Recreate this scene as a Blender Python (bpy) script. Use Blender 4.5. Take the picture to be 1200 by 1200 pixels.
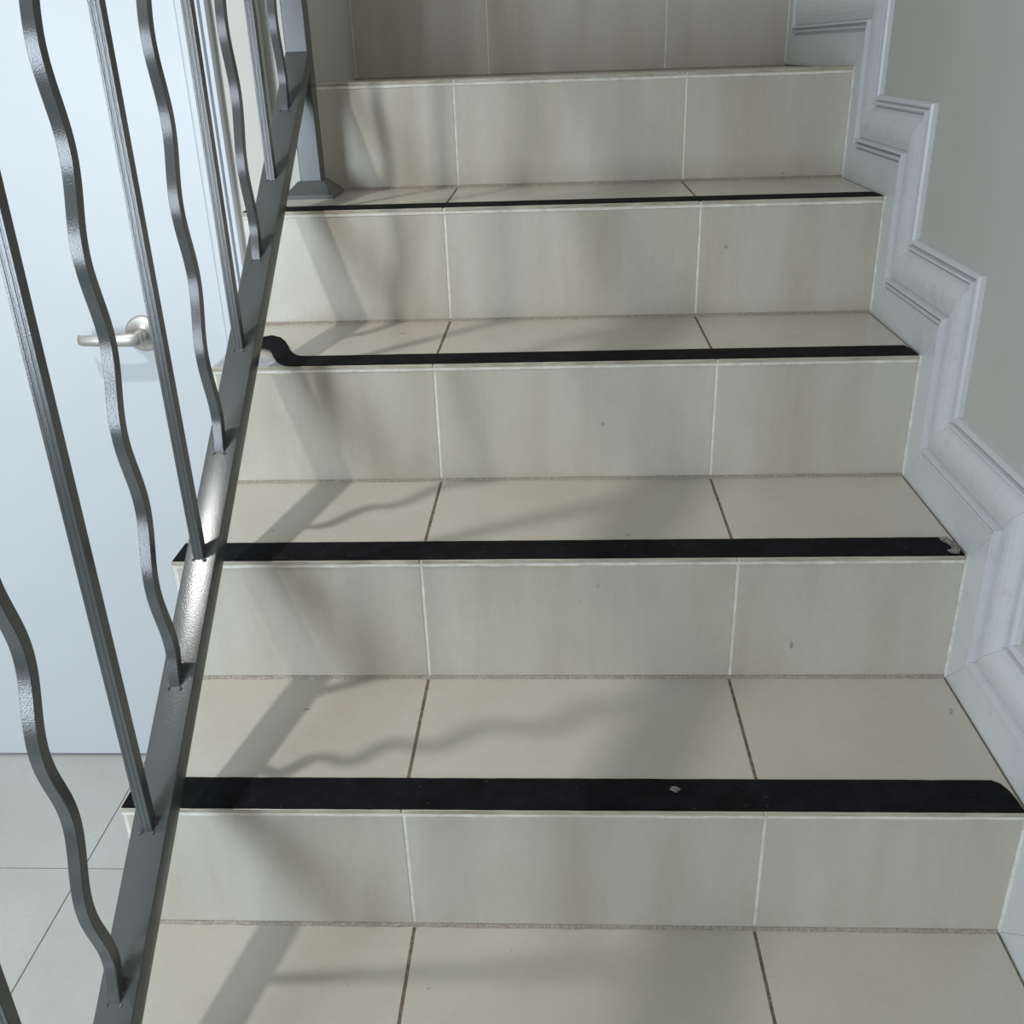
import bpy, bmesh, math, random
from mathutils import Vector, Matrix
random.seed(7)
S = bpy.context.scene
C = S.collection
for o in list(bpy.data.objects):
    bpy.data.objects.remove(o)

# ------------------------------------------------------------------ camera
F_PX = 1148.88
cam_d = bpy.data.cameras.new('camera')
cam_d.sensor_width = 36.0
cam_d.lens = F_PX / 1200 * 36.0
cam_d.clip_start = 0.02
cam = bpy.data.objects.new('camera', cam_d)
C.objects.link(cam)
fwd = Vector((-0.0508, 0.9035, -0.4256)).normalized()
up = Vector((0.0098, 0.4266, 0.9044))
rt = fwd.cross(up).normalized()
up = rt.cross(fwd)
cam.matrix_world = Matrix(((rt.x, up.x, -fwd.x, -0.5015), (rt.y, up.y, -fwd.y, -0.8427),
                           (rt.z, up.z, -fwd.z, 0.9410), (0, 0, 0, 1)))
S.camera = cam

# ------------------------------------------------------------------ light, exposure
S.view_settings.view_transform = 'Standard'
S.view_settings.look = 'None'
S.view_settings.exposure = 0.0
S.view_settings.gamma = 1.0
S.view_settings.use_curve_mapping = False

world = bpy.data.worlds.new('hall_daylight')
S.world = world
world.use_nodes = True
bg = world.node_tree.nodes['Background']
bg.inputs['Color'].default_value = (1.0, 0.98, 0.945, 1)
bg.inputs['Strength'].default_value = 0.47

def lamp(name, kind, loc, target, energy, color, **kw):
    d = bpy.data.lights.new(name, kind)
    d.energy = energy
    d.color = color
    for k, v in kw.items():
        setattr(d, k, v)
    o = bpy.data.objects.new(name, d)
    C.objects.link(o)
    o.location = loc
    o.rotation_euler = (Vector(target) - Vector(loc)).to_track_quat('-Z', 'Y').to_euler()
    return o

LAMP_POS = (-1.49, -0.12, 2.04)
lamp('hall_downlight', 'SPOT', LAMP_POS, (-1.30, 0.60, 0.0), 60.0, (1.0, 0.99, 0.97),
     shadow_soft_size=0.034, spot_size=math.radians(90), spot_blend=0.85)
lamp('hall_window_light', 'AREA', (-2.10, -1.93, 0.75), (-2.10, 0.0, 0.75), 50.0, (0.76, 0.88, 1.0),
     shape='RECTANGLE', size=0.66, size_y=1.06)

# ------------------------------------------------------------------ measures
Y = [0.0, 0.2534, 0.5057, 0.7500, 0.9989, 1.5563]          # riser faces
Z = [0.0, 0.1785, 0.3590, 0.5405, 0.7212, 0.8994, 1.0794]   # tread tops
XL, XR = -0.6819, -0.2813
FLOOR = -0.54
Y_ALL = [-0.75, -0.50, -0.25] + Y
Z_ALL = [-0.36, -0.18, 0.0] + Z[1:]

# ------------------------------------------------------------------ helpers
def mesh_obj(name, bm, mats, parent=None, smooth=False):
    me = bpy.data.meshes.new(name)
    bmesh.ops.recalc_face_normals(bm, faces=bm.faces)
    bm.to_mesh(me)
    bm.free()
    if not isinstance(mats, (list, tuple)):
        mats = [mats]
    for m in mats:
        me.materials.append(m)
    if smooth:
        for p in me.polygons:
            p.use_smooth = True
    o = bpy.data.objects.new(name, me)
    C.objects.link(o)
    if parent:
        o.parent = parent
        o.matrix_parent_inverse = parent.matrix_basis.inverted()
    return o

def empty(name, loc=(0, 0, 0), parent=None):
    o = bpy.data.objects.new(name, None)
    o.empty_display_size = 0.1
    C.objects.link(o)
    o.location = loc
    if parent:
        o.parent = parent
        o.matrix_parent_inverse = parent.matrix_basis.inverted()
    return o

def tag(o, label, cat, group=None):
    o['label'] = label
    o['category'] = cat
    if group:
        o['group'] = group
    return o

def structure(o):
    o['kind'] = 'structure'
    return o

def box(bm, x0, x1, y0, y1, z0, z1, bev=0.0, seg=1, mat=0):
    vs = [bm.verts.new((x, y, z)) for x in (x0, x1) for y in (y0, y1) for z in (z0, z1)]
    idx = [(0, 1, 3, 2), (4, 6, 7, 5), (0, 4, 5, 1), (2, 3, 7, 6), (0, 2, 6, 4), (1, 5, 7, 3)]
    fs = [bm.faces.new([vs[i] for i in f]) for f in idx]
    for f in fs:
        f.material_index = mat
    if bev:
        bmesh.ops.bevel(bm, geom=list({e for f in fs for e in f.edges}), offset=bev, segments=seg,
                        profile=0.5, affect='EDGES')
    return fs

def boxbm(*a, **k):
    bm = bmesh.new()
    box(bm, *a, **k)
    return bm

def sweep(bm, rings, cap=True, closed=True):
    """rings: lists of points, one loop each, joined in order"""
    R = [[bm.verts.new(p) for p in r] for r in rings]
    n = len(R[0])
    for a, b in zip(R[:-1], R[1:]):
        for i in range(n if closed else n - 1):
            j = (i + 1) % n
            bm.faces.new((a[i], a[j], b[j], b[i]))
    if cap:
        bm.faces.new(R[0][::-1])
        bm.faces.new(R[-1])

def lathe(bm, prof, axis_o, axis_d, n=32):
    d = Vector(axis_d).normalized()
    a = d.orthogonal().normalized()
    b = d.cross(a)
    o = Vector(axis_o)
    rings = []
    for r, h in prof:
        rings.append([o + d * h + (a * math.cos(2 * math.pi * i / n) + b * math.sin(2 * math.pi * i / n)) * max(r, 1e-5)
                      for i in range(n)])
    sweep(bm, rings)

# ------------------------------------------------------------------ materials
def new_mat(name, color, rough=0.5, metal=0.0, spec=0.5):
    m = bpy.data.materials.new(name)
    m.use_nodes = True
    nt = m.node_tree
    b = nt.nodes['Principled BSDF']
    b.inputs['Base Color'].default_value = (*color, 1)
    b.inputs['Roughness'].default_value = rough
    b.inputs['Metallic'].default_value = metal
    b.inputs['Specular IOR Level'].default_value = spec
    return m, nt, b

def noise(nt, scale, detail=4, rough=0.55, vec=None, stretch=None):
    n = nt.nodes.new('ShaderNodeTexNoise')
    n.inputs['Scale'].default_value = scale
    n.inputs['Detail'].default_value = detail
    n.inputs['Roughness'].default_value = rough
    tc = nt.nodes.new('ShaderNodeTexCoord')
    src = tc.outputs['Object']
    if stretch:
        mp = nt.nodes.new('ShaderNodeMapping')
        mp.inputs['Scale'].default_value = stretch
        nt.links.new(src, mp.inputs['Vector'])
        src = mp.outputs['Vector']
    nt.links.new(src, n.inputs['Vector'])
    return n

def ramp(nt, fac, stops):
    r = nt.nodes.new('ShaderNodeValToRGB')
    els = r.color_ramp.elements
    while len(els) < len(stops):
        els.new(0.5)
    for e, (p, c) in zip(els, stops):
        e.position = p
        e.color = (*c, 1)
    nt.links.new(fac, r.inputs['Fac'])
    return r

def bump(nt, b, height, strength, dist=0.001):
    n = nt.nodes.new('ShaderNodeBump')
    n.inputs['Strength'].default_value = strength
    n.inputs['Distance'].default_value = dist
    nt.links.new(height, n.inputs['Height'])
    nt.links.new(n.outputs['Normal'], b.inputs['Normal'])

def mix(nt, a, b_, fac, mode='MIX'):
    x = nt.nodes.new('ShaderNodeMix')
    x.data_type = 'RGBA'
    x.blend_type = mode
    for i, s in ((6, a), (7, b_)):
        if isinstance(s, tuple):
            x.inputs[i].default_value = (*s, 1)
        else:
            nt.links.new(s, x.inputs[i])
    if isinstance(fac, float):
        x.inputs[0].default_value = fac
    else:
        nt.links.new(fac, x.inputs[0])
    return x.outputs[2]

def tile_material(name, c0, c1, c2, rough, streak=(1.3, 1.0, 0.7)):
    m, nt, b = new_mat(name, c1, rough, 0, 0.5)
    big = noise(nt, 3.2, 5, 0.6, stretch=streak)
    col = ramp(nt, big.outputs['Fac'], [(0.30, c0), (0.5, c1), (0.72, c2)]).outputs['Color']
    fine = noise(nt, 90, 3, 0.6)
    fr = ramp(nt, fine.outputs['Fac'], [(0.35, (0.965, 0.965, 0.96)), (0.65, (1, 1, 1))])
    col = mix(nt, col, fr.outputs['Color'], 1.0, 'MULTIPLY')
    # a few tiny dark specks
    sp = noise(nt, 42, 1, 0.4)
    sr = ramp(nt, sp.outputs['Fac'], [(0.795, (0, 0, 0)), (0.82, (0.5, 0.5, 0.5))])
    col = mix(nt, col, (0.16, 0.14, 0.11), sr.outputs['Color'])
    nt.links.new(col, b.inputs['Base Color'])
    rr = nt.nodes.new('ShaderNodeMapRange')
    rr.inputs['To Min'].default_value = rough - 0.05
    rr.inputs['To Max'].default_value = rough + 0.09
    nt.links.new(big.outputs['Fac'], rr.inputs['Value'])
    nt.links.new(rr.outputs['Result'], b.inputs['Roughness'])
    bump(nt, b, noise(nt, 9, 2, 0.5).outputs['Fac'], 0.10, 0.002)
    return m

M_TILE = tile_material('cream_porcelain', (0.49, 0.457, 0.385), (0.53, 0.50, 0.43), (0.565, 0.542, 0.48), 0.20)
M_RISER = tile_material('cream_porcelain_streaked', (0.475, 0.437, 0.36), (0.54, 0.507, 0.43), (0.58, 0.56, 0.50), 0.20, (3.4, 1.0, 0.55))
M_FLOOR = tile_material('grey_porcelain', (0.52, 0.52, 0.48), (0.56, 0.565, 0.53), (0.59, 0.60, 0.57), 0.24)

m, nt, b = new_mat('tile_edge', (0.42, 0.37, 0.29), 0.7)
nz = noise(nt, 60, 4, 0.7, stretch=(0.25, 1, 1))
nt.links.new(ramp(nt, nz.outputs['Fac'], [(0.35, (0.33, 0.29, 0.225)), (0.62, (0.52, 0.475, 0.385))]).outputs['Color'], b.inputs['Base Color'])
M_EDGE = m

def grout_material(name, lo, hi, scale=130, strength=0.6):
    m, nt, b = new_mat(name, hi, 0.9, 0, 0.2)
    nz = noise(nt, scale, 5, 0.7)
    nt.links.new(ramp(nt, nz.outputs['Fac'], [(0.36, lo), (0.64, hi)]).outputs['Color'], b.inputs['Base Color'])
    bump(nt, b, nz.outputs['Fac'], strength, 0.0015)
    return m

M_GROUT_LIGHT = grout_material('pale_grout', (0.66, 0.63, 0.55), (0.84, 0.82, 0.76), 45)
M_GROUT_DARK = grout_material('soiled_grout', (0.11, 0.085, 0.06), (0.25, 0.205, 0.15))
M_GROUT_SAND = grout_material('sandy_grout', (0.25, 0.215, 0.17), (0.44, 0.40, 0.33), 330, 0.8)
M_FLOOR_GROUT = grout_material('floor_grout', (0.13, 0.12, 0.10), (0.22, 0.20, 0.17))
M_CAULK = grout_material('white_caulk', (0.58, 0.57, 0.50), (0.80, 0.80, 0.75), 60, 0.7)

def paint(name, c, rough, var=0.04, bump_s=0.08, scale=25):
    m, nt, b = new_mat(name, c, rough)
    nz = noise(nt, 5, 5, 0.6)
    lo = tuple(v * (1 - var) for v in c)
    hi = tuple(min(1, v * (1 + var)) for v in c)
    nt.links.new(ramp(nt, nz.outputs['Fac'], [(0.3, lo), (0.7, hi)]).outputs['Color'], b.inputs['Base Color'])
    bump(nt, b, noise(nt, scale, 3, 0.6).outputs['Fac'], bump_s, 0.002)
    return m

M_WALL = paint('grey_green_wall_paint', (0.475, 0.485, 0.45), 0.75, 0.03, 0.10, 60)
M_HALL_WALL = paint('cream_wall_paint', (0.60, 0.605, 0.56), 0.7, 0.02, 0.06, 60)
M_DOOR = paint('white_door_paint', (0.60, 0.645, 0.68), 0.42, 0.015, 0.05, 12)
M_PLASTER = paint('white_plaster', (0.72, 0.71, 0.67), 0.8)
M_CEIL = paint('ceiling_paint', (0.80, 0.80, 0.78), 0.9)

m, nt, b = new_mat('white_gloss_trim', (0.66, 0.68, 0.68), 0.35)
nz = noise(nt, 34, 6, 0.7)
c1 = ramp(nt, nz.outputs['Fac'], [(0.25, (0.52, 0.535, 0.535)), (0.42, (0.61, 0.635, 0.65)), (0.8, (0.64, 0.665, 0.68))])
chip = noise(nt, 55, 6, 0.75)
cr = ramp(nt, chip.outputs['Fac'], [(0.735, (0, 0, 0)), (0.77, (0.8, 0.8, 0.8))])
nt.links.new(mix(nt, c1.outputs['Color'], (0.36, 0.33, 0.28), cr.outputs['Color']), b.inputs['Base Color'])
bump(nt, b, noise(nt, 40, 3, 0.6).outputs['Fac'], 0.12, 0.001)
M_TRIM = m

m, nt, b = new_mat('grey_metal_paint', (0.085, 0.095, 0.096), 0.20, 0.0, 0.5)
nz = noise(nt, 700, 2, 0.5)
fl = noise(nt, 160, 4, 0.75)
fr = ramp(nt, fl.outputs['Fac'], [(0.70, (0, 0, 0)), (0.76, (0.45, 0.45, 0.45))])
base = ramp(nt, noise(nt, 9, 4, 0.6).outputs['Fac'], [(0.3, (0.066, 0.071, 0.070)), (0.7, (0.084, 0.090, 0.088))])
nt.links.new(mix(nt, base.outputs['Color'], (0.24, 0.24, 0.23), fr.outputs['Color']), b.inputs['Base Color'])
bump(nt, b, nz.outputs['Fac'], 0.22, 0.0006)
M_METAL = m

m, nt, b = new_mat('weld_metal', (0.10, 0.105, 0.105), 0.45, 0.1)
nz = noise(nt, 260, 4, 0.7)
nt.links.new(ramp(nt, nz.outputs['Fac'], [(0.5, (0.08, 0.087, 0.088)), (0.75, (0.28, 0.28, 0.27))]).outputs['Color'], b.inputs['Base Color'])
bump(nt, b, nz.outputs['Fac'], 0.6, 0.001)
M_WELD = m

m, nt, b = new_mat('black_grit_tape', (0.012, 0.012, 0.014), 0.85, 0, 0.10)
nz = noise(nt, 900, 2, 0.6)
pt = noise(nt, 26, 6, 0.7)
c1 = ramp(nt, pt.outputs['Fac'], [(0.35, (0.005, 0.005, 0.006)), (0.7, (0.013, 0.013, 0.016))])
sp = noise(nt, 210, 2, 0.5)
sr = ramp(nt, sp.outputs['Fac'], [(0.715, (0, 0, 0)), (0.77, (0.5, 0.5, 0.5))])
nt.links.new(mix(nt, c1.outputs['Color'], (0.14, 0.14, 0.145), sr.outputs['Color']), b.inputs['Base Color'])
bump(nt, b, nz.outputs['Fac'], 0.7, 0.0008)
M_TAPE = m

m, nt, b = new_mat('worn_tape_backing', (0.30, 0.29, 0.27), 0.85)
nz = noise(nt, 260, 4, 0.75)
nt.links.new(ramp(nt, nz.outputs['Fac'], [(0.38, (0.06, 0.06, 0.06)), (0.6, (0.36, 0.35, 0.32))]).outputs['Color'], b.inputs['Base Color'])
M_WORN = m
m, nt, b = new_mat('blue_grey_adhesive', (0.40, 0.40, 0.46), 0.5)
nz = noise(nt, 60, 5, 0.7)
nt.links.new(ramp(nt, nz.outputs['Fac'], [(0.3, (0.30, 0.30, 0.38)), (0.65, (0.52, 0.52, 0.52))]).outputs['Color'], b.inputs['Base Color'])
M_GLUE = m

m, nt, b = new_mat('brushed_nickel', (0.56, 0.54, 0.51), 0.48, 1.0)
bump(nt, b, noise(nt, 300, 2, 0.5, stretch=(1, 8, 8)).outputs['Fac'], 0.08, 0.0005)
M_NICKEL = m

# ------------------------------------------------------------------ setting: walls, floor, ceiling
structure(mesh_obj('wall_right', boxbm(0.012, 0.14, -2.2, 3.2, FLOOR, 3.2), M_WALL))

bm = bmesh.new()
box(bm, -1.130, -1.0045, 0.967, 1.62, FLOOR, 2.10)
box(bm, -1.0045, -0.9570, 1.0005, 1.62, FLOOR, 2.10)
box(bm, -3.40, -1.900, 0.967, 1.12, FLOOR, 2.10)
box(bm, -1.900, -1.130, 0.967, 1.12, 1.51, 2.10)
structure(mesh_obj('wall_back', bm, M_HALL_WALL))

structure(mesh_obj('ceiling', boxbm(-3.40, -1.02, -2.4, 1.12, 2.10, 2.22), M_CEIL))

fl = structure(mesh_obj('floor', boxbm(-3.40, 0.14, -2.4, 1.62, FLOOR - 0.12, FLOOR - 0.0012), M_FLOOR_GROUT))
xs = [-3.283, -2.683, -2.083, -1.483, -0.883]
ys = [-2.383, -1.783, -1.183, -0.583, 0.017, 0.617, 0.985]
J = 0.0011
tile_mesh = None
for i in range(4):
    for j in range(6):
        x0, x1 = xs[i] + J, min(xs[i + 1] - J, -1.006)
        y0, y1 = ys[j] + J, min(ys[j + 1] - J, 0.985)
        mesh_obj('floor_tile', boxbm(x0, x1, y0, y1, FLOOR - 0.008, FLOOR, bev=0.0006), M_FLOOR, fl)

# hall front wall with the window that lets the daylight in (behind the camera, to its left)
WX0, WX1, WZ0, WZ1 = -2.48, -1.72, 0.17, 1.33
bm = bmesh.new()
box(bm, -3.40, WX0, -2.14, -2.0, FLOOR, 2.10)
box(bm, WX1, -1.30, -2.14, -2.0, FLOOR, 2.10)
box(bm, WX0, WX1, -2.14, -2.0, FLOOR, WZ0)
box(bm, WX0, WX1, -2.14, -2.0, WZ1, 2.10)
structure(mesh_obj('wall_front', bm, M_HALL_WALL))
bm = bmesh.new()
rings = []
for x, z in ((WX0, WZ0), (WX1, WZ0), (WX1, WZ1), (WX0, WZ1), (WX0, WZ0)):
    sx = 1 if x == WX0 else -1
    sz = 1 if z == WZ0 else -1
    rings.append([(x, -2.09, z), (x, -2.02, z), (x + sx * 0.05, -2.025, z + sz * 0.05), (x + sx * 0.05, -2.085, z + sz * 0.05)])
sweep(bm, rings, cap=False)
wn = structure(mesh_obj('window_1', bm, M_DOOR))
mg, ntg, bgl = new_mat('window_glass', (0.9, 0.95, 1.0), 0.02)
bgl.inputs['Transmission Weight'].default_value = 1.0
mesh_obj('window_pane', boxbm(WX0 + 0.04, WX1 - 0.04, -2.060, -2.055, WZ0 + 0.04, WZ1 - 0.04), mg, wn)

# ------------------------------------------------------------------ door and its frame
dr = structure(empty('door_1', (-1.515, 0.985, FLOOR)))
mesh_obj('door_leaf', boxbm(-1.893, -1.137, 0.969, 1.009, FLOOR + 0.006, 1.495, bev=0.0015), M_DOOR, dr)

bm = bmesh.new()
# moulded architrave: cross-section offset d from the opening, depth y, carried round right jamb, head and left jamb
prof = [(0.000, 0.967), (0.000, 0.957), (0.004, 0.955), (0.030, 0.955), (0.0315, 0.961), (0.0340, 0.961),
        (0.0355, 0.951), (0.0395, 0.950), (0.0410, 0.960), (0.0435, 0.960), (0.0450, 0.949), (0.0520, 0.948),
        (0.0540, 0.952), (0.0540, 0.967)]
xr, xl, zt = -1.133, -1.897, 1.499
rings = [[(xr + d, y, FLOOR) for d, y in prof], [(xr + d, y, zt + d) for d, y in prof],
         [(xl - d, y, zt + d) for d, y in prof], [(xl - d, y, FLOOR) for d, y in prof]]
sweep(bm, rings)
mesh_obj('door_frame', bm, M_DOOR, dr)
# lever handle on a round rose
HX, HZ = -1.296, 0.474
bm = bmesh.new()
lathe(bm, [(0.0345, 0.0), (0.0345, 0.005), (0.033, 0.0085), (0.030, 0.010), (0.0125, 0.0105), (0.0115, 0.013),
           (0.0105, 0.040)], (HX, 0.969, HZ), (0, -1, 0), 40)
hd = mesh_obj('door_handle', bm, M_NICKEL, dr, smooth=True)
bm = bmesh.new()
rings = []
path = [(HX + 0.012, 0.927, 0.010), (HX + 0.006, 0.922, 0.0125), (HX - 0.008, 0.918, 0.0130), (HX - 0.03, 0.917, 0.0122),
        (HX - 0.07, 0.917, 0.0112), (HX - 0.098, 0.919, 0.0103), (HX - 0.106, 0.922, 0.0095), (HX - 0.110, 0.930, 0.0085)]
for x, y, hz in path:
    rings.append([(x, y + 0.0085 * math.sin(2 * math.pi * i / 14), HZ + hz * math.cos(2 * math.pi * i / 14)) for i in range(14)])
sweep(bm, rings)
mesh_obj('lever', bm, M_NICKEL, hd, smooth=True)

# ------------------------------------------------------------------ staircase
st = tag(empty('staircase', (-0.5, 0.2, FLOOR)), 'tiled staircase of cream porcelain steps rising to a landing beside the right wall', 'stairs')
TE, NG = 0.0055, 0.0044      # tread tile edge, white grout below it
OV = 0.0018                  # nosing overhang
JW = 0.0019                  # half a joint
RT = 0.0008                  # joint depth
NR = len(Y_ALL)
for k in range(NR):
    y0, zt = Y_ALL[k], Z_ALL[k]
    zb = FLOOR if k == 0 else Z_ALL[k - 1]
    y1 = Y_ALL[k + 1] if k + 1 < NR else 1.95
    XE = -1.004 if k < 7 else -0.9565
    drop = 0.008 if k == 7 else 0.0        # the landing falls slightly towards its back
    bm = bmesh.new()
    fs = box(bm, XE, -0.0005, y0 + RT, y1 + (0.0 if k == 6 else 0.02), max(FLOOR, zb - 0.02), zt - RT)
    for f in fs:
        f.normal_update()
    if drop:
        for v in bm.verts:
            if v.co.z > zt - 0.01 and v.co.y > y1:
                v.co.z -= drop
    bmesh.ops.recalc_face_normals(bm, faces=bm.faces)
    for f in bm.faces:
        n = f.normal
        f.material_index = 1 if n.z > 0.9 else (2 if n.x < -0.9 else 0)
    step = mesh_obj('step', bm, [M_GROUT_LIGHT, M_GROUT_DARK, M_PLASTER], st)
    # joints: the tiles of the last riser are set differently
    jx = [XE - 0.001, XL, XR, 0.0]
    jr = [XE, XL, XR, 0.0] if k < 8 else [XE, -0.655, -0.264, 0.0]
    jit = random.uniform(-0.0012, 0.0012)
    for i in range(3):
        a = jx[i] + (JW if i else 0) + (jit if i else 0)
        c = jx[i + 1] - (JW if i < 2 else 0.003) + (jit if i < 2 else 0)
        bm = bmesh.new()
        fs = box(bm, a, c, y0 - OV, y1 - 0.001, zt - TE, zt)
        if drop:
            for v in bm.verts:
                if v.co.y > y1 - 0.1:
                    v.co.z -= drop
        bmesh.ops.bevel(bm, geom=bm.edges[:], offset=0.0007, segments=2, profile=0.5, affect='EDGES')
        bmesh.ops.recalc_face_normals(bm, faces=bm.faces)
        for f in bm.faces:
            f.material_index = 1 if (f.normal.y < -0.8 or f.normal.x < -0.8) else 0
        mesh_obj('tread_tile', bm, [M_TILE, M_EDGE], step)
        a = jr[i] + (JW * 0.9 if i else 0.004)
        c = jr[i + 1] - (JW * 0.9 if i < 2 else 0.0032)
        mesh_obj('riser_tile', boxbm(a, c, y0, y0 + 0.008, zb + (0.0036 if k else 0) - (0.008 if k == 8 else 0),
                                     zt - TE - NG, bev=0.0006), M_RISER, step)
    # pale grout under the nosing, sandy grout along the foot of the riser, caulk at the wall
    bm = bmesh.new()
    n = 60
    rings = []
    rs = random.Random(k)
    for i in range(n + 1):
        x = XE + (-0.003 - XE) * i / n
        d = rs.uniform(-0.0006, 0.0006)
        rings.append([(x, y0 + 0.004, zt - TE), (x, y0 - 0.0014 + d * 0.5, zt - TE), (x, y0 - 0.0008 + d * 0.4, zt - TE - NG + d * 0.5),
                      (x, y0 + 0.004, zt - TE - NG)])
    sweep(bm, rings)
    mesh_obj('nosing_grout', bm, M_GROUT_LIGHT, step)
    bm = bmesh.new()
    rings = []
    dzz = 0.008 if k == 8 else 0.0
    for i in range(n + 1):
        x = XE + (-0.003 - XE) * i / n
        d = rs.uniform(-0.0008, 0.0008)
        rings.append([(x, y0 + 0.004, zb - 0.003 - dzz), (x, y0 - 0.0036 + d, zb - 0.001 - dzz), (x, y0 - 0.0030 + d, zb + 0.0008 - dzz),
                      (x, y0 - 0.0006, zb - dzz + 0.0038 + d), (x, y0 + 0.004, zb - dzz + 0.0038)])
    sweep(bm, rings)
    mesh_obj('riser_foot_grout', bm, M_GROUT_SAND, step)
    bm = bmesh.new()
    rings = []
    for i in range(25):
        z = zb + (zt - zb) * i / 24
        d = rs.uniform(0, 0.0006)
        rings.append([(0.0, y0 + 0.004, z), (-0.0026 - d, y0 + 0.004, z), (-0.0022 - d, y0 - 0.0006, z), (0.0, y0 - 0.0016, z)])
    sweep(bm, rings)
    mesh_obj('wall_caulk', bm, M_CAULK, step)

# ------------------------------------------------------------------ stepped skirting on the right wall
bb = structure(empty('baseboard_right', (0.012, 0.2, 0.0)))
# profile: (offset from the tiles, x)
PROF = [(-0.004, 0.012), (-0.004, 0.0003), (0.0, 0.0), (0.0525, 0.0), (0.0538, 0.0042), (0.0557, 0.0042), (0.0566, -0.0014), (0.0580, -0.0052),
        (0.0600, -0.0056), (0.0616, -0.0034), (0.0624, 0.0030), (0.0642, 0.0030), (0.0650, -0.0036), (0.0664, -0.0068), (0.0684, -0.0066),
        (0.0696, -0.0016), (0.0704, 0.0030), (0.0730, 0.0004), (0.0780, -0.0020), (0.0850, -0.0040), (0.0930, -0.0049), (0.1010, -0.0044), (0.1090, -0.0024),
        (0.1160, 0.0008), (0.1212, 0.0040), (0.1226, 0.0075), (0.1244, 0.0075), (0.1252, 0.0002), (0.1268, -0.0016), (0.1290, -0.0010),
        (0.1304, 0.0072), (0.1324, 0.0072), (0.1330, 0.0024), (0.1368, 0.0026), (0.1386, 0.0060), (0.1392, 0.012)]
pts = []                                       # inner corner path in (y, z)
for k in range(NR):
    zb = FLOOR if k == 0 else Z_ALL[k - 1]
    pts.append((Y_ALL[k], zb))
    pts.append((Y_ALL[k], Z_ALL[k]))
pts = [(-2.2, FLOOR)] + pts + [(3.0, Z_ALL[-1])]
def corner(i, d):
    # offset of vertex i: path alternates horizontal, vertical; up and back
    y, z = pts[i]
    if i == 0 or i == len(pts) - 1:
        return (y, z + d)
    return (y - d, z + d)
for i in range(len(pts) - 1):
    gap = 0.00025
    a, c = [], []
    for d, x in PROF:
        p, q = Vector((0, *corner(i, d))), Vector((0, *corner(i + 1, d)))
        t = (q - p).normalized() * gap
        a.append((x, p.y + t.y, p.z + t.z))
        c.append((x, q.y - t.y, q.z - t.z))
    bm = bmesh.new()
    sweep(bm, [a, c])
    mesh_obj('skirting_board', bm, M_TRIM, bb)

# ------------------------------------------------------------------ black anti-slip strips
def strip_mesh(back, front, th=0.0011):
    """back / front: lists of (x, y, z) along the strip"""
    bm = bmesh.new()
    rings = []
    for p, q in zip(back, front):
        p, q = Vector(p), Vector(q)
        rings.append([p, q, q + Vector((0, 0, th)), p + Vector((0, 0, th))])
    sweep(bm, rings)
    return bm

SG = 'black anti-slip strips on the stair nosings'
def strip(k, label, back, front):
    o = mesh_obj('anti_slip_strip', strip_mesh(back, front), M_TAPE)
    return tag(o, label, 'anti-slip strip', SG)

def lin(x0, x1, n):
    return [x0 + (x1 - x0) * i / (n - 1) for i in range(n)]

def nose(k):
    return Y[k - 1] - OV + 0.0008

z = Z[1] + 0.0002
rs = random.Random(3)
xsl = lin(-1.003, -0.020, 60)
bk = [(x, nose(1) + 0.0515 + rs.uniform(-0.0003, 0.0003), z) for x in xsl] + [(-0.0125, nose(1) + 0.046, z), (-0.0075, nose(1) + 0.034, z), (-0.0055, nose(1) + 0.022, z), (-0.0045, nose(1) + 0.004, z)]
fr = [(x, nose(1) + rs.uniform(-0.0003, 0.0003), z) for x in xsl] + [(-0.0122, nose(1), z), (-0.0072, nose(1), z), (-0.0052, nose(1), z), (-0.0043, nose(1), z)]
s1 = strip(1, 'lowest black anti-slip strip, widest in view, with a pale chipped spot right of centre', bk, fr)
def patch(name, pts2, z, m, parent, label, th=0.0005):
    bm = bmesh.new()
    sweep(bm, [[(x, y, z) for x, y in pts2], [(x, y, z + th) for x, y in pts2]])
    o = mesh_obj(name, bm, m, parent)
    o['label'] = label
    return o
patch('worn_spot', [(-0.3835, 0.033), (-0.380, 0.0375), (-0.3765, 0.0378), (-0.372, 0.035), (-0.3705, 0.033), (-0.374, 0.0295), (-0.3765, 0.027), (-0.380, 0.030)],
      Z[1] + 0.0012, M_WORN, s1, 'small pale diamond-shaped worn spot')
z = Z[2] + 0.0002
xsl = lin(-1.003, -0.0095, 60)
bk = [(x, nose(2) + 0.0500 + rs.uniform(-0.0004, 0.0004), z) for x in xsl] + [(-0.0055, nose(2) + 0.036, z), (-0.0045, nose(2) + 0.01, z)]
fr = [(x, nose(2) + rs.uniform(-0.0003, 0.0003), z) for x in xsl] + [(-0.0053, nose(2), z), (-0.0043, nose(2), z)]
s2 = strip(2, 'second black anti-slip strip from the bottom, its right end worn grey and frayed', bk, fr)
patch('worn_spot', [(-0.021, 0.300), (-0.015, 0.3025), (-0.0095, 0.298), (-0.0065, 0.284), (-0.0055, 0.266), (-0.010, 0.2565), (-0.019, 0.2575), (-0.022, 0.266),
                    (-0.014, 0.270), (-0.013, 0.279), (-0.018, 0.288)], Z[2] + 0.0012, M_WORN, s2, 'frayed grey end')
z = Z[3] + 0.0002
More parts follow.
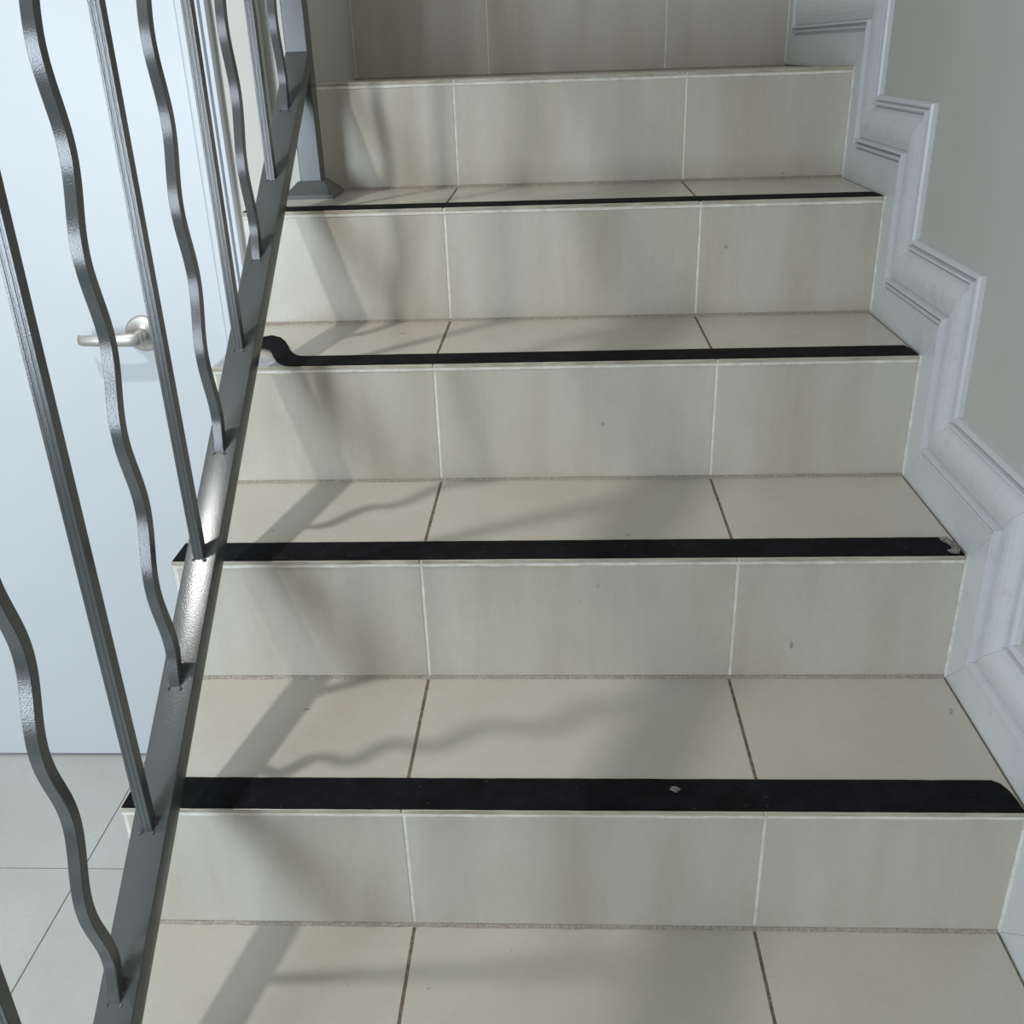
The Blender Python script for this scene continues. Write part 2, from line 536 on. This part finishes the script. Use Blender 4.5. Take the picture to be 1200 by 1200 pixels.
# left end has come loose, swings back and lifts off the tread
bk = [(-0.9680, 0.6040, z + 0.0050), (-0.9665, 0.6200, z + 0.0075), (-0.9600, 0.6290, z + 0.0105), (-0.9480, 0.6330, z + 0.0115), (-0.9340, 0.6290, z + 0.0090),
      (-0.9230, 0.6160, z + 0.0060), (-0.9150, 0.6000, z + 0.0035), (-0.9080, 0.5830, z + 0.0015), (-0.9000, 0.5690, z + 0.0003), (-0.8930, 0.5600, z), (-0.8850, 0.5555, z)]
fr = [(-0.9640, 0.5930, z + 0.0010), (-0.9600, 0.5940, z + 0.0020), (-0.9500, 0.5880, z + 0.0035), (-0.9400, 0.5790, z + 0.0045), (-0.9320, 0.5660, z + 0.0045),
      (-0.9260, 0.5500, z + 0.0035), (-0.9200, 0.5370, z + 0.0022), (-0.9130, 0.5250, z + 0.0010), (-0.9060, 0.5160, z + 0.0003), (-0.8980, 0.5090, z), (-0.8880, nose(3), z)]
xsl = lin(-0.875, -0.0085, 52)
bk += [(x, nose(3) + 0.0495 + rs.uniform(-0.0003, 0.0003), z) for x in xsl] + [(-0.0045, nose(3) + 0.030, z)]
fr += [(x, nose(3) + rs.uniform(-0.0003, 0.0003), z) for x in xsl] + [(-0.0040, nose(3), z)]
s3 = strip(3, 'third black anti-slip strip from the bottom, its left end curled up beside the railing', bk, fr)
patch('adhesive_residue', [(-1.000, 0.508), (-0.900, 0.5075), (-0.9100, 0.522), (-0.926, 0.546), (-0.940, 0.562), (-1.000, 0.560)], Z[3], M_GLUE, s3,
      'blue-grey adhesive left on the bare tile', 0.0002)
z = Z[4] + 0.0002
xsl = lin(-1.003, -0.0085, 50)
strip(4, 'fourth black anti-slip strip from the bottom, thin line below the post foot',
      [(x, nose(4) + 0.047, z) for x in xsl] + [(-0.0045, nose(4) + 0.034, z)], [(x, nose(4), z) for x in xsl] + [(-0.0040, nose(4), z)])

# ------------------------------------------------------------------ railing
MS, CS = 0.7192, 0.2931           # top face of the bottom rail: z = MS*y + CS at its axis
RX0, RX1 = -0.9465, -0.9095
RC = 0.5 * (RX0 + RX1)
ln = math.hypot(1, MS)
U = Vector((0, 1 / ln, MS / ln))
N = Vector((0, -MS / ln, 1 / ln))
rail = tag(empty('stair_railing', (RC, 0.93, Z[4])), 'dark grey painted metal stair railing with straight and wavy balusters left of the steps', 'railing')

def bar_along(y0, y1, xa, xb, top_c, thick, bev, cut_vertical=True):
    """box section whose top face is z = MS*y + top_c, ends cut plumb"""
    bm = bmesh.new()
    h = thick * ln
    rings = []
    b_ = bev
    n = 4
    sec = []
    for cx, cz, a0 in ((xb - b_, -b_, 90), (xa + b_, -b_, 180), (xa + b_, -thick + b_, 270), (xb - b_, -thick + b_, 360)):
        for i in range(n + 1):
            a = math.radians(a0 - 90 + 90 * i / n)
            sec.append((cx + b_ * math.cos(a), cz + b_ * math.sin(a)))
    for y in (y0, y1):
        rings.append([(x, y, MS * y + top_c + d * ln) for x, d in sec])
    sweep(bm, rings)
    return bm

def shade_bevel(o, ang=30):
    for p in o.data.polygons:
        p.use_smooth = True
    o.data.set_sharp_from_angle(angle=math.radians(ang))

PY0, PY1 = 0.914, 0.950
o = mesh_obj('bottom_rail', bar_along(-0.62, PY0 + 0.001, RX0, RX1, CS, 0.0270, 0.0011), M_METAL, rail); shade_bevel(o)
HAND = 0.78
o = mesh_obj('handrail', bar_along(-0.62, PY1 + 0.012, RC - 0.025, RC + 0.025, CS + HAND + 0.030 * ln, 0.030, 0.006), M_METAL, rail); shade_bevel(o)

def newel(yc, zb):
    y0, y1 = yc - 0.018, yc + 0.018
    p = mesh_obj('newel_post', boxbm(RX0, RX1, y0, y1, zb + 0.004, MS * yc + CS + HAND + 0.01, bev=0.0016, seg=2), M_METAL, rail)
    bm = bmesh.new()
    def sq(hw, z, r):
        out = []
        for sx, sy, a0 in ((1, 1, 0), (-1, 1, 90), (-1, -1, 180), (1, -1, 270)):
            for i in range(3):
                a = math.radians(a0 + 45 * i)
                out.append((RC + sx * (hw - r) + r * math.cos(a), yc + sy * (hw - r) + r * math.sin(a), z))
        return out
    sweep(bm, [sq(0.0430, zb, 0.002), sq(0.0430, zb + 0.0065, 0.002), sq(0.0415, zb + 0.0080, 0.002), sq(0.0225, zb + 0.0270, 0.002), sq(0.0185, zb + 0.0275, 0.001)])
    mesh_obj('base_shoe', bm, M_METAL, p)
newel(0.932, Z[4])
newel(-0.625, Z_ALL[0])

BW = 0.0061                       # half the bar
BX = -0.9295
def weld(parent, yb):
    zb = MS * yb + CS
    bm = bmesh.new()
    r = random.Random(int(yb * 1000))
    for sx, sy in ((-1, -0.9), (1, -0.9), (1, 0.3), (-1, 0.4)):
        x, y = BX + sx * (BW + 0.0006), yb + sy * (BW + 0.0006)
        mt = Matrix.Translation((x, y, MS * y + CS)) @ Matrix.Diagonal((0.0016 + r.random() * 0.0014, 0.0020 + r.random() * 0.0014, 0.0009 + r.random() * 0.0008, 1))
        bmesh.ops.create_icosphere(bm, subdivisions=2, radius=1.0, matrix=mt)
    mesh_obj('weld_bead', bm, M_WELD, parent, smooth=True)

def straight(yb):
    # square bar with two shallow flutes on the faces towards the stairs' foot and head
    w = BW
    g = 0.0003
    half = [(-w, -w), (-0.0036, -w), (-0.0030, -w + g), (-0.0020, -w + g), (-0.0014, -w), (0.0014, -w), (0.0020, -w + g), (0.0030, -w + g), (0.0036, -w), (w - 0.0007, -w), (w, -w + 0.0007)]
    sec = half + [(-x, -y) for x, y in half]
    bm = bmesh.new()
    rings = []
    for z_top in (False, True):
        rings.append([(BX + x, yb + y, MS * (yb + y) + CS + (HAND + 0.006 if z_top else -0.0005)) for x, y in sec])
    sweep(bm, rings)
    o = mesh_obj('baluster', bm, M_METAL, rail)
    weld(o, yb)

def wavy(yb):
    A, LAM, PH = 0.0080, 0.171, 0.037
    f0 = math.cos(2 * math.pi * PH / LAM)
    base = MS * yb + CS
    top = base + HAND + 0.006
    n = 110
    w = BW
    c = 0.0008
    sec = [(-w + c, -w), (w - c, -w), (w, -w + c), (w, w - c), (w - c, w), (-w + c, w), (-w, w - c), (-w, -w + c)]
    rings = []
    for i in range(n + 1):
        t = i / n
        z_ = base + (top - base) * t - 0.004 * (1 - t)
        dz = z_ - base
        amp = A * min(1.0, 0.45 + dz / 0.06)
        ph = 2 * math.pi * (dz - PH) / LAM
        y_ = yb + amp * math.cos(ph) - A * f0 * 0.45 + 0.0005
        dy = -amp * math.sin(ph) * 2 * math.pi / LAM
        if i == n: dy = 0
        T = Vector((0, dy, 1)).normalized()
        B = Vector((0, T.z, -T.y))
        ring = []
        for x, y in sec:
            p = Vector((BX + x, y_, z_)) + B * y
            if i == 0:
                p.z = MS * p.y + CS - 0.001
            ring.append(p)
        rings.append(ring)
    bm = bmesh.new()
    sweep(bm, rings)
    o = mesh_obj('wavy_baluster', bm, M_METAL, rail)
    shade_bevel(o)
    weld(o, yb - 0.001)

FEET = [(-0.4700, 'w'), (-0.3475, 's'), (-0.2120, 'w'), (-0.0842, 's'), (0.0413, 'w'), (0.1679, 's'), (0.2896, 'w'), (0.4207, 's'), (0.5514, 'w'),
        (0.6794, 's'), (0.8049, 'w')]
for yb, kind in FEET:
    (wavy if kind == 'w' else straight)(yb)
